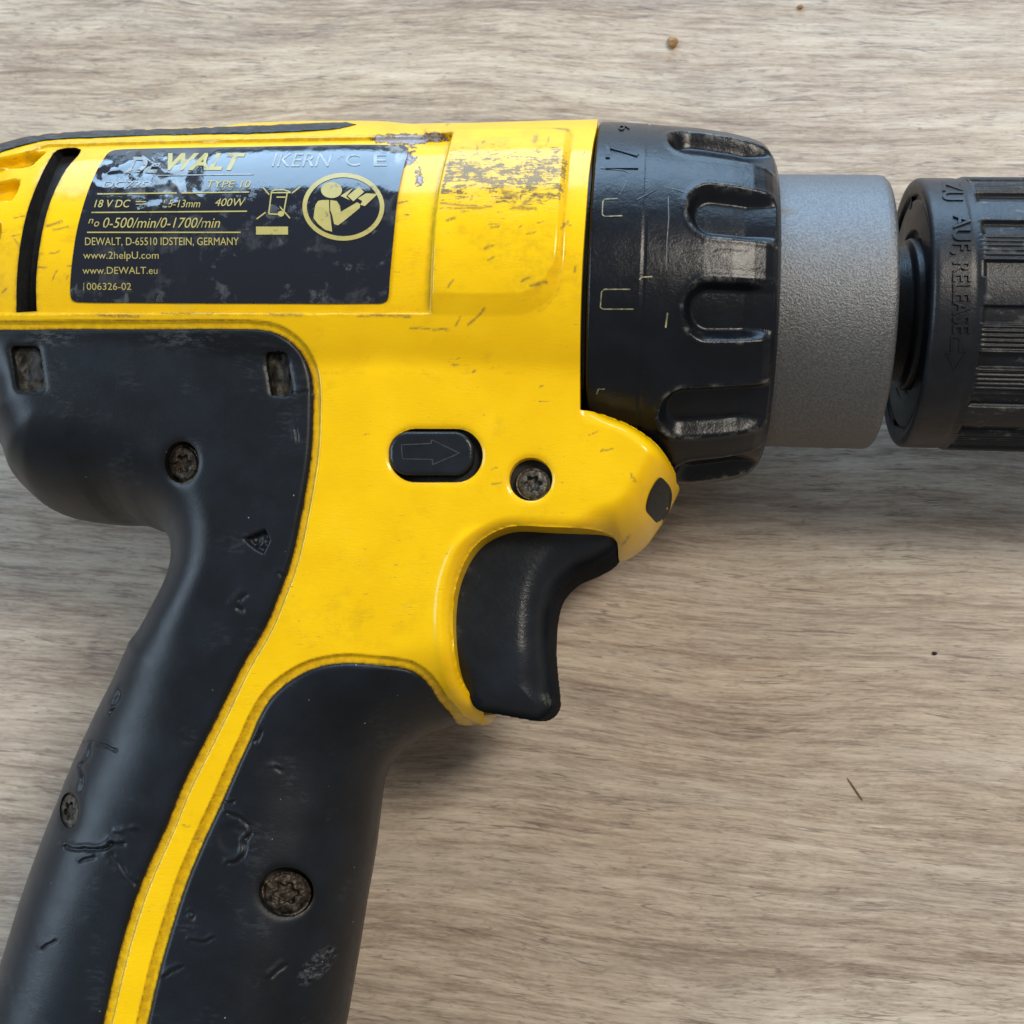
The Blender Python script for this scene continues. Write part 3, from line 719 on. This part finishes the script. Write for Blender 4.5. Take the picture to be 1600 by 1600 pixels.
lab = patch('rating_label', (100, 645, 220, 480), 1.8, _ls, label_z, M['label'], depth=4.,
            attrs=dict(wear=lambda u, v: np.clip(np.exp(-(((u-240)/75.)**2+((v-290)/45.)**2))*.9+.75*np.exp(-(((u-420)/70.)**2+((v-335)/35.)**2))+.45*sstep(420, 470, v)+.35*sstep(145, 115, u), 0, 1),
                       gunk=lambda u, v: np.clip((np.exp(-(((u-622)/22.)**2+((v-236)/16.)**2))*1.3*sstep(.40, .55, fbm(u*.07, v*.09, 4)))
                                                 + np.exp(-(((u-262)/32.)**2+((v-300)/16.)**2))*1.0*sstep(.42, .6, fbm(u*.05+4, v*.05, 4))
                                                 + np.exp(-(((u-280)/18.)**2+((v-256)/12.)**2))*.9, 0, 1)))
lab['label'] = 'dark rating sticker with gold print, creased and peeling'
def on_label(u, v): return surf(u, v, ZB)-6+2.2
# sample the label height from a table for the print
_lg = Grid2(lambda a, b: label_z(a.ravel(), b.ravel()).reshape(a.shape), 100, 650, 215, 485, 3.)
def put2d(name, P2, F, mat, parent, zf=_lg, off=.9):
    u = np.asarray(P2)[:, 0]; v = np.asarray(P2)[:, 1]; z = zf(u, v)+off
    X, Y = unproj(u, v, z); return mesh(name, np.stack([X, Y, z], -1), F, mat, parent, smooth=False)
def print_text(s, u0, u1, vt, vb, shear=0., bold=0., mat='print', erase=None, name='lettering', slope=0.):
    P2, F = text2d(s, shear, bold)
    u = u0+P2[:, 0]*(u1-u0); v = vb-P2[:, 1]*(vb-vt)+slope*(u-u0)
    if erase:
        P = np.stack([u, v], -1); ok = []
        for f in F:
            c = P[list(f)].mean(0)
            if fbm(c[0]*.09, c[1]*.12, 3) < erase: ok.append(f)
        F = ok
        if not F: return
    put2d(name, np.stack([u, v], -1), F, M[mat], lab)
def print_poly(polys, mat='print', name='symbol'):
    Vv = []; F = []
    for p in polys:
        n0 = len(Vv); Vv += list(p); F.append(tuple(range(n0, n0+len(p)))[::-1] if np.sum([a[0]*b[1]-b[0]*a[1] for a, b in zip(p, list(p[1:])+[p[0]])]) > 0 else tuple(range(n0, n0+len(p))))
    return put2d(name, Vv, F, M[mat], lab)
def rule(u0, u1, v0, v1, t=2.0, mat='print'):
    n = 14; return print_poly([[(u0+(u1-u0)*i/n, v0+(v1-v0)*i/n-t/2), (u0+(u1-u0)*(i+1)/n, v0+(v1-v0)*(i+1)/n-t/2), (u0+(u1-u0)*(i+1)/n, v0+(v1-v0)*(i+1)/n+t/2), (u0+(u1-u0)*i/n, v0+(v1-v0)*i/n+t/2)] for i in range(n)], mat, 'rule_line')
print_text('WALT', 262, 384, 239, 266, .42, .035)
print_text('DE', 196, 256, 245, 270, .42, .035, 'faint', erase=.62)
print_text('IKERN', 424, 520, 239, 260, .3, 0., 'faint')
print_text('C', 540, 562, 241, 259, 0, 0., 'faint'); print_text('E', 584, 604, 241, 259, 0, 0., 'faint')
rule(246, 396, 274, 272, 1.6, 'faint')
print_text('DC725', 160, 232, 283, 293, .25, 0., 'faint'); print_text('TYPE 10', 324, 392, 282, 293, .25)
rule(152, 389, 303, 300); rule(143, 386, 332, 330); rule(136, 376, 363, 363)
print_text('18 V DC', 147, 204, 312, 324, .3, .006); rule(212, 228, 315, 315, 1.4); rule(212, 228, 319, 319, 1.2)
print_text('1.5-13mm', 254, 313, 312, 324, .3); print_text('400W', 336, 384, 310, 322, .3)
print_text('n', 138, 146, 342, 349, .3); print_text('o', 147, 155, 346, 354, .3)
print_text('0-500/min/0-1700/min', 161, 344, 340, 356, .3)
print_text('DEWALT, D-65510 IDSTEIN, GERMANY', 133, 373, 371, 385)
print_text('www.2helpU.com', 130, 248, 393, 408); print_text('www.DEWALT.eu', 129, 246, 417, 428)
print_text('1006326-02', 130, 205, 442, 453)
# crossed-out wheelie bin and bar
def seg(a, b, t):
    a = np.array(a, float); b = np.array(b, float); d = b-a; n = np.array([-d[1], d[0]])/np.hypot(*d)*t/2
    return [tuple(a+n), tuple(b+n), tuple(b-n), tuple(a-n)]
print_poly([seg((411, 293), (453, 341), 2), seg((469, 292), (401, 342), 2), seg((424, 300), (420, 334), 2), seg((449, 300), (443, 334), 2), seg((420, 334), (436, 335), 2),
            seg((424, 299), (430, 296.5), 1.8), seg((430, 296.5), (444, 296.5), 1.8), seg((444, 296.5), (454, 300), 1.8), seg((424, 301), (454, 301), 1.8), seg((432, 308), (446, 308), 2)], name='bin_symbol')
print_poly([[(439+5*math.cos(a), 334+4.5*math.sin(a)) for a in np.linspace(0, 2*math.pi, 14, endpoint=False)], [(400, 354), (450, 354), (450, 366.5), (400, 366.5)]], name='bin_bar')
ring_q = []
for a, b in zip(np.linspace(0, 2*math.pi, 61)[:-1], np.linspace(0, 2*math.pi, 61)[1:]):
    ring_q.append([(536.5+r*math.cos(t), 323+k*math.sin(t)) for r, k, t in ((64, 53, a), (64, 53, b), (57, 46, b), (57, 46, a))])
print_poly(ring_q, name='manual_ring')
per = [[(518+16.5*math.cos(a), 297+12.5*math.sin(a)) for a in np.linspace(0, 2*math.pi, 30, endpoint=False)],
       [(491, 330), (493, 320), (497, 314), (504, 312.5), (514, 312.5), (514.5, 330), (516, 336), (519, 362), (508, 359), (497, 350), (490, 341)],
       [(516, 312.5), (526, 314), (531, 321), (532.5, 331), (558, 316), (563, 319), (562, 325), (535, 347), (528, 352), (522, 350), (519, 336), (516, 328)]]
print_poly(per, name='reader_figure')
print_poly([[(532, 306), (552, 293), (541, 307), (547, 313)], [(543, 306), (561, 291.5), (569, 300), (552, 314.5)], [(559, 310), (572, 302), (590, 303), (570, 322), (563, 320), (566, 314)]], name='manual_book')

# ------------------------------------------------------------------ forward button, screws, lamp
def btn_z(u, v):
    d = stadium(u, v, 608, 740, 674, 743, 31); q = np.clip(1-d/7., 0, 1)
    return surf(u, v, ZB)+3-5*(1-np.sqrt(np.maximum(1-q*q, 0)))
btn = patch('direction_button', (600, 750, 665, 755), 1.6, lambda a, b: stadium(a, b, 608, 740, 674, 743, 31), btn_z, M['plastic'], depth=17., attrs=dict(wear=lambda u, v: 0*u))
btn['label'] = 'black push button with an arrow outline'
patch('button_well', (596, 766, 658, 766), 5, lambda a, b: stadium(a, b, 598, 763, 660, 763), lambda u, v: surf(u, v, ZB)-18, M['dark'])
arrow = [(627, 695), (674, 693), (674, 687), (718, 708), (676, 726), (676, 718), (629, 717)]
put2d('arrow_outline', [p for a, b in zip(arrow, arrow[1:]+arrow[:1]) for p in seg(a, b, 1.7)], [tuple(range(4*i, 4*i+4))[::-1] for i in range(len(arrow))], M['arrow'], btn, zf=btn_z, off=.6)
def screw(u0, v0, ru, rv, down, mat, F, holer, dirty=0.):
    def z(u, v):
        a = (u-u0)/ru; b = (v-v0)/rv; r = np.hypot(a, b); th = np.arctan2(b, a)
        star = .44*(1+.19*np.cos(6*th+.4))
        zz = -2.5*r**2-10*sstep(.04, -.04, r-star)+1.2*(fbm(u*.12, v*.12, 3)-.5)*(1+2*dirty)
        zz -= 2.0*np.exp(-((r-.93)/.07)**2)
        return surf(u, v, ZB)-down+zz
    base = float(surf(np.array([u0]), np.array([v0]), F)[0])-down
    s = patch('screw', (u0-ru-3, u0+ru+3, v0-rv-3, v0+rv+3), 1.1, lambda a, b: (1-np.hypot((a-u0)/ru, (b-v0)/rv))*min(ru, rv), z, M[mat], depth=8.)
    hu, hv, h1, h2 = holer
    if h1 < 16: return s
    patch('screw_well', (hu-h1-8, hu+h1+8, hv-h2-8, hv+h2+8), 3, lambda a, b: (1-np.hypot((a-hu)/(h1+4), (b-hv)/(h2+4)))*min(h1, h2), lambda u, v: surf(u, v, ZB)-down-11, M['dark'])
    return s
screw(833, 756, 26.5, 25, 13, 'steel', ZB, (829, 748, 34, 34))['label'] = 'grey star screw in the yellow housing'
screw(286, 725, 25, 30, 13, 'rust', ZA, SCR_R[0], 1.)
screw(109, 1268, 17, 30, 7, 'rust', ZA, SCR_R[1], 1.)
screw(447, 1396, 39, 35, 12, 'rust', ZBg, SCR_R[2], 1.)['label'] = 'large dirt filled star screw in the front grip'
for (x0, x1, y0, y1) in RECT_R:
    c = float(surf(np.array([(x0+x1)/2.]), np.array([(y0+y1)/2.]), ZB)[0])
    patch('clip_pocket', (x0-16, x1+16, y0-12, y1+12), 3, lambda a, b: stadium(a-.14*(b-576), b, x0-8, x1+8, y0-8, y1+8, 9),
          lambda u, v: surf(u, v, ZB)-20+12*fbm(u*.09, v*.05, 4), M['grit'])
LED = [(1031, 746), (1041, 753), (1049, 766), (1049, 785), (1040, 804), (1027, 816), (1018, 808), (1010, 797), (1012, 780), (1019, 762)]
_ledp = spline(LED, 4)
led = patch('nose_bumper', (1004, 1056, 740, 822), 1.6, lambda a, b: sdf(a, b, _ledp),
            lambda u, v: surf(np.minimum(u, 1046-.02*np.abs(v-770)), v, ZB)+2+4*np.sqrt(np.clip(sdf(u, v, _ledp)/10., 0, 1)), M['dark'], depth=40., attrs=dict(wear=lambda u, v: .8*np.exp(-(((u-1030)/6.)**2+((v-798)/9.)**2))))
led['label'] = 'small dark insert on the nose of the housing'

# ------------------------------------------------------------------ trigger (plan-view height field, mirrored)
TRG = [(680, 1000), (682, 935), (700, 872), (728, 835), (770, 808), (815, 800), (870, 802), (920, 810), (953, 822), (968, 840), (971, 860), (962, 878), (936, 894), (906, 907), (889, 921), (877, 938), (870, 964), (867, 994), (867, 1026),
       (870, 1059), (873, 1085), (873, 1106), (864, 1120), (851, 1127), (836, 1126), (787, 1117), (768, 1114), (752, 1102), (735, 1078), (712, 1042)]
def trigger():
    # the outline is seen at about a third of the half thickness below the face
    p = spline(TRG, 5); X, Y = unproj(p[:, 0], p[:, 1], -35.); pl = np.stack([X, Y], -1)
    h = 1.6; a = np.arange(pl[:, 0].min()-4, pl[:, 0].max()+4, h); b = np.arange(pl[:, 1].min()-4, pl[:, 1].max()+4, h)
    A, B = np.meshgrid(a, b); s = sdf(A, B, pl); z0 = 142.
    u, v = proj(A, B, np.full(A.shape, z0*.8))
    rr = 44+8*sstep(1040, 1090, v)
    t = np.clip(1-s/rr, 0, 1)
    Z = z0-52*(1-np.sqrt(np.maximum(1-t**2.2, 0)))
    # dished front: the face falls a little towards the finger side
    Z -= 5*sstep(80, 20, s)*sstep(790, 880, u)
    Z -= 6*sstep(1010, 1080, v)
    x, y, q, us, pul = cutgrid(A, B, s, h)
    z = np.maximum(bilin(Z, (x-a[0])/h, (y-b[0])/h), 0); z[pul] = 0
    uu, vv = proj(x, y, z)
    wr = .35*np.exp(-((udist(uu, vv, np.array([(735, 860), (712, 930), (708, 1000)], float)))/9.)**2)
    wr = np.maximum(wr, .5*np.exp(-(((uu-852)/10.)**2+((vv-1095)/10.)**2)))
    mt = sstep(.62, .95, bilin(t, (x-a[0])/h, (y-b[0])/h))
    o = mesh('trigger', np.stack([x, y, z], -1), q, M['plastic'], attrs=dict(wear=wr, matte=mt))
    o['label'] = 'curved black trigger'
    mirror(o); return o
trigger()

# ------------------------------------------------------------------ torque collar
colp = [(905, 196), (920, 192), (937, 190), (975, 191), (1012, 193), (1015, 195.5), (1018, 194), (1050, 197), (1100, 202.5), (1140, 209), (1170, 216), (1188, 223), (1198, 231), (1205, 241), (1209, 252)]
cp = np.array(colp, float); cX, cR = closest(cp[:, 0], cp[:, 1])
cX2 = cX.copy()
prof = [(cX[2]-70, 200.), (cX[2]-70, 258), (cX[2]-1, 258), (cX[2], cR[2]-6), (cX[2]+1.5, cR[2]-1.5)]+[(x+(4 if i == 2 else 0), r) for i, (x, r) in enumerate(zip(cX, cR)) if i > 1]+[(cX[-1]+1, cR[-1]-5), (cX[-1]-1, cR[-1]-12), (cX[-1]-6, 190.)]
print('collar', np.round(cX), np.round(cR))
RS = 264.
scoop = [oncyl(1140., v, RS)[1] for v in (226., 328., 485., 646.)]
step_a = (scoop[0]-scoop[3])/3
print('scoops', [round(math.degrees(float(s)), 1) for s in scoop], 'step', math.degrees(float(step_a)))
nsc = int(round(2*math.pi/step_a))
sc_a = [float(s) for s in scoop]+[float(scoop[3])-(2*math.pi-(float(scoop[0])-float(scoop[3])))*(k+1)/(nsc-3) for k in range(nsc-4)]
left_u = {0: (1036., 226.), 1: (1066., 328.), 2: (1060., 485.), 3: (1022., 646.)}
sc_x = [float(oncyl(*left_u[k], RS)[0]) if k in left_u else float(oncyl(1058., 400., RS)[0]) for k in range(len(sc_a))]
xmax = cX[-1]
def col_disp(X, A, R):
    d = np.zeros_like(X); on = sstep(xmax-2, xmax-14, X)*sstep(215, 225, R)
    for a0, xl in zip(sc_a, sc_x):
        s = (np.angle(np.exp(1j*(A-a0))))*RS; wv = 41.
        dd = wv-np.hypot(np.minimum(X-(xl+wv), 0)*1.15, s)
        d -= np.clip(R-236, 0, 21)*sstep(-2, 15, dd)
        d += 1.2*np.exp(-((dd+3)/5.)**2)*on
    d += .8*(fbm(X*.03, A*8, 3)-.5)
    return d
def col_wear(X, A, R):
    w_ = np.zeros_like(X)
    for a0, xl in zip(sc_a, sc_x):
        s = (np.angle(np.exp(1j*(A-a0))))*RS; dd = 41-np.hypot(np.minimum(X-(xl+41), 0)*1.15, s)
        w_ = np.maximum(w_, .55*np.exp(-((dd+1)/3.)**2))
    return w_*sstep(xmax-1, xmax-8, X)
collar = lathe('torque_collar', dense(prof, 2.0), 840, M['collar'], disp=col_disp, attr=dict(wear=col_wear))
collar['label'] = 'black torque collar with finger scoops'
def cyl_map(P2, u0, v0, du, dv, R, rad):
    """place 2D points (in pixels, x right, y down) on the cylinder around the axis"""
    X0, A0 = oncyl(np.array(u0+P2[:, 0]), np.array(v0+P2[:, 1]), R)
    return np.stack([X0, (R+rad)*np.sin(A0), (R+rad)*np.cos(A0)], -1)
def collar_lines(polys, name, mat='line', R=None, off=.8):
    Vv = []; F = []
    for p in polys:
        p = np.array(p, float); n0 = len(Vv)
        X, _ = oncyl(p[:, 0], p[:, 1], 281.)
        rr = np.interp(X, cX, cR)
        X, A = oncyl(p[:, 0], p[:, 1], rr+off)
        Vv += list(np.stack([X, (rr+off)*np.sin(A), (rr+off)*np.cos(A)], -1)); F.append(tuple(range(n0, n0+len(p))))
    return mesh(name, np.array(Vv), F, M[mat], collar, smooth=False)
def path(pts, t): return [seg(a, b, t) for a, b in zip(pts[:-1], pts[1:])]
collar_lines(path([(965, 310), (945, 311), (942, 315), (941, 335), (945, 338), (972, 337)], 1.7), 'scale_mark')
collar_lines(path([(985, 452), (944, 452), (940, 456), (938, 480), (942, 483), (990, 483)], 1.7), 'scale_mark')
collar_lines(path([(1020, 432), (1003, 433), (999, 437)], 1.8), 'scale_mark')
collar_lines(path([(945, 608), (935, 608), (932, 616)], 1.8), 'scale_mark')
collar_lines(path([(1043, 489), (1040, 512)], 2.4), 'scale_mark')
collar_lines(path([(938, 262), (975, 266), (1010, 282), (1060, 297), (1074, 302)], 1.3), 'scratch_line', 'scratch')
collar_lines(path([(1025, 296), (995, 312)], 1.2)+path([(980, 282), (968, 304)], 1.), 'scratch_line', 'scratch')
collar_lines(path([(1044, 308), (1045, 340), (1042, 380), (1041, 420)], 1.6), 'scratch_line', 'scratch')
def cyl_text(s, u0, u1, v0, v1, parent, mat, Rf, lift, depth, rotate=True, bold=0., shear=0.):
    P2, F = text2d(s, shear, bold, .02)
    # rotated a quarter turn: reading direction runs down the photo
    u = u0+P2[:, 1]*(u1-u0) if rotate == 1 else (u1-P2[:, 1]*(u1-u0)); v = v0+P2[:, 0]*(v1-v0) if rotate == 1 else v1-P2[:, 0]*(v1-v0)
    X, _ = oncyl(u, v, Rf(np.zeros_like(u)+900)); R = Rf(X); X, A = oncyl(u, v, R)
    rr = R+lift+np.sign(P2[:, 2])*depth
    return mesh('raised_lettering', np.stack([X, rr*np.sin(A), rr*np.cos(A)], -1), F, M[mat], parent, smooth=False)
colR = lambda X: np.interp(X, cX, cR)
cyl_text('17', 946, 998, 226, 264, collar, 'collar', colR, .6, 1.2, 2)
cyl_text('9', 966, 984, 196, 204, collar, 'collar', colR, .4, 1., 2)

# ------------------------------------------------------------------ metal gear ring, spindle
rp = np.array([(1198, 272.5), (1370, 272.5), (1379, 274), (1384, 279)], float); rX, rR = closest(rp[:, 0], rp[:, 1])
rR[:2] = rR[:2].mean()
rX = rX-2
ringp = [(rX[0]-60, rR[0]-2), (rX[0], rR[0]), (rX[1], rR[1]), (rX[2], rR[2]), (rX[3], rR[3]), (rX[3]+2, rR[3]-14), (rX[3]-10, rR[3]-22), (rX[3]-10, 60), (rX[3]-10, 58)]
ax0, aa0 = oncyl(1222., 330., rR[0])
gring = lathe('gear_ring', dense(ringp, 5.), 256, M['cast'], attr=dict(grime_shade=lambda X, A, R: np.maximum(np.exp(-(((X-ax0)/14.)**2+((A-aa0)/.035)**2)), .9*np.exp(-(((X-ax0+10)/12.)**2+((A-aa0-.18)/.16)**2)))))
gring['label'] = 'sandblasted grey metal ring between collar and chuck'
chp = np.array([(1430, 278), (1440, 278.5), (1520, 278), (1600, 276)], float); hX, hR = closest(chp[:, 0], chp[:, 1])
Rch = float(hR[1:3].mean()); Xr = float(oncyl(1459., 430., Rch)[0])
lathe('spindle', [(rX[3]-12, 100), (Xr-8, 100), (Xr-4, 104), (Xr-4, 110), (Xr+2, 113), (Xr+20, 113)], 128, M['chuck'])
# ------------------------------------------------------------------ keyless chuck
Xb = float(oncyl(1521., 420., Rch)[0]); Xs = float(oncyl(1536., 420., Rch)[0]); Xe = Xr+520
chprof = [(Xr+16, 108), (Xr+14, 122), (Xr+5, 126), (Xr+5, 128), (Xr+5, 168), (Xr+9, 170), (Xr+9, 174), (Xr+2, 178), (Xr-1, Rch-10), (Xr, Rch-4), (Xr+4, Rch-.6), (Xr+9, Rch), (Xb, Rch), (Xb+4, Rch-1.5),
          (Xs, Rch+1), (Xs+3, Rch+2), (Xe, Rch+2), (Xe+6, Rch-2), (Xe+140, Rch-70), (Xe+150, Rch-90), (Xe+150, 60)]
NR = 20
def ch_disp(X, A, R):
    ph = ((A/(2*np.pi)*NR+.18) % 1.0)
    on = sstep(Xs+1, Xs+5, X)*sstep(Xe-2, Xe-8, X)
    rec = sstep(.0, .03, ph)*sstep(.40, .37, ph)
    ser = (.5+.5*np.cos((ph-.42)/.54*2*np.pi*5))*sstep(.42, .45, ph)*sstep(.98, .95, ph)
    odd = (np.floor(A/(2*np.pi)*NR+.18).astype(int) % 3) != 1
    return on*(-7.5*rec-2.4*(1-ser)*(ph > .42)*(ph < .98)*odd)
chuck = lathe('chuck', dense(chprof, 3.), 1440, M['chuck'], disp=ch_disp, attr=dict(wear=lambda X, A, R: .35*sstep(Xs, Xs+4, X)*sstep(.45, .7, fbm(X*.03, A*30, 3))))
chuck['label'] = 'black keyless chuck with ribbed sleeve'
for k, (uh, vh) in enumerate([(1423, 316), (1396, 665)]):
    d = ray(np.array(uh), np.array(vh)); t = (Xr+5-CAM[0])/d[0]; c = CAM+t*d
    rr = 11; th = np.linspace(0, 2*np.pi, 16, endpoint=False)
    Vv = [(Xr+4.2, c[1]+rr*math.cos(x), c[2]+rr*math.sin(x)) for x in th]+[(Xr+14, c[1]+rr*math.cos(x), c[2]+rr*math.sin(x)) for x in th]
    mesh('face_hole', Vv, [tuple(range(16))]+[(i, (i+1) % 16, 16+(i+1) % 16, 16+i) for i in range(16)], M['dark'], chuck)
chR = lambda X: np.full(np.shape(X), Rch)
cyl_text('AUF, RELEASE', 1484, 1517, 336, 520, chuck, 'chuck', chR, 0., 2.8, 1, .012)
cyl_text('ZU', 1472, 1505, 285, 314, chuck, 'chuck', chR, 0., 1.8, 1, .012)
def chuck_strokes(segs, name, t, lift, mat='chuck'):
    Vv = []; F = []
    for s4 in segs:
        p = np.array(s4, float); X, A = oncyl(p[:, 0], p[:, 1], Rch+lift); n0 = len(Vv)
        for r_ in (Rch+lift, Rch-1): Vv += list(np.stack([X, r_*np.sin(A), r_*np.cos(A)], -1))
        F += [(n0, n0+1, n0+2, n0+3)]+[(n0+i, n0+(i+1) % 4, n0+4+(i+1) % 4, n0+4+i) for i in range(4)]
    mesh(name, np.array(Vv), F, M[mat], chuck, smooth=False)
ar = [(1487, 526), (1487, 551), (1479, 551), (1493, 578), (1511, 548), (1500, 550), (1500, 528), (1487, 526)]
chuck_strokes(path(ar, 2.2), 'arrow_outline', 2.2, 1.8)

# ------------------------------------------------------------------ loose bits on the table
def crumb(name, u, v, rx, ry, hz, mat, label, cat, ang=0., seed=1):
    r = random.Random(seed); X, Y = unproj(np.array(float(u)), np.array(float(v)), -H0)
    Vv = []; F = []; n, m = 12, 6
    for j in range(m+1):
        ph = math.pi*j/m
        for i in range(n):
            th = 2*math.pi*i/n; k = 1+.3*(r.random()-.5)
            a = rx*k*math.sin(ph)*math.cos(th); b = ry*k*math.sin(ph)*math.sin(th)
            Vv.append((float(X)+a*math.cos(ang)-b*math.sin(ang), float(Y)+a*math.sin(ang)+b*math.cos(ang), -H0+hz+hz*math.cos(ph)*k))
    for j in range(m):
        for i in range(n): F.append((j*n+i, (j+1)*n+i, (j+1)*n+(i+1) % n, j*n+(i+1) % n))
    o = mesh(name, Vv, F, M[mat], None); o['label'] = label; o['category'] = cat
crumb('crumb', 1051, 68, 10, 11, 6, 'crumb', 'small brown crumb on the table above the torque collar', 'crumb')
crumb('crumb', 1250, 12, 6, 4, 3, 'crumb', 'tiny brown speck of dirt at the upper edge of the table', 'crumb', 0, 4)
crumb('wood_sliver', 1336, 1234, 1.5, 21, 1.2, 'sliver', 'thin brown sliver lying slanted on the bare lower right table', 'sliver', .62, 2)
crumb('crumb', 1460, 1021, 4, 3, 2, 'dark', 'tiny black speck on the table below the chuck', 'crumb', 0, 3)
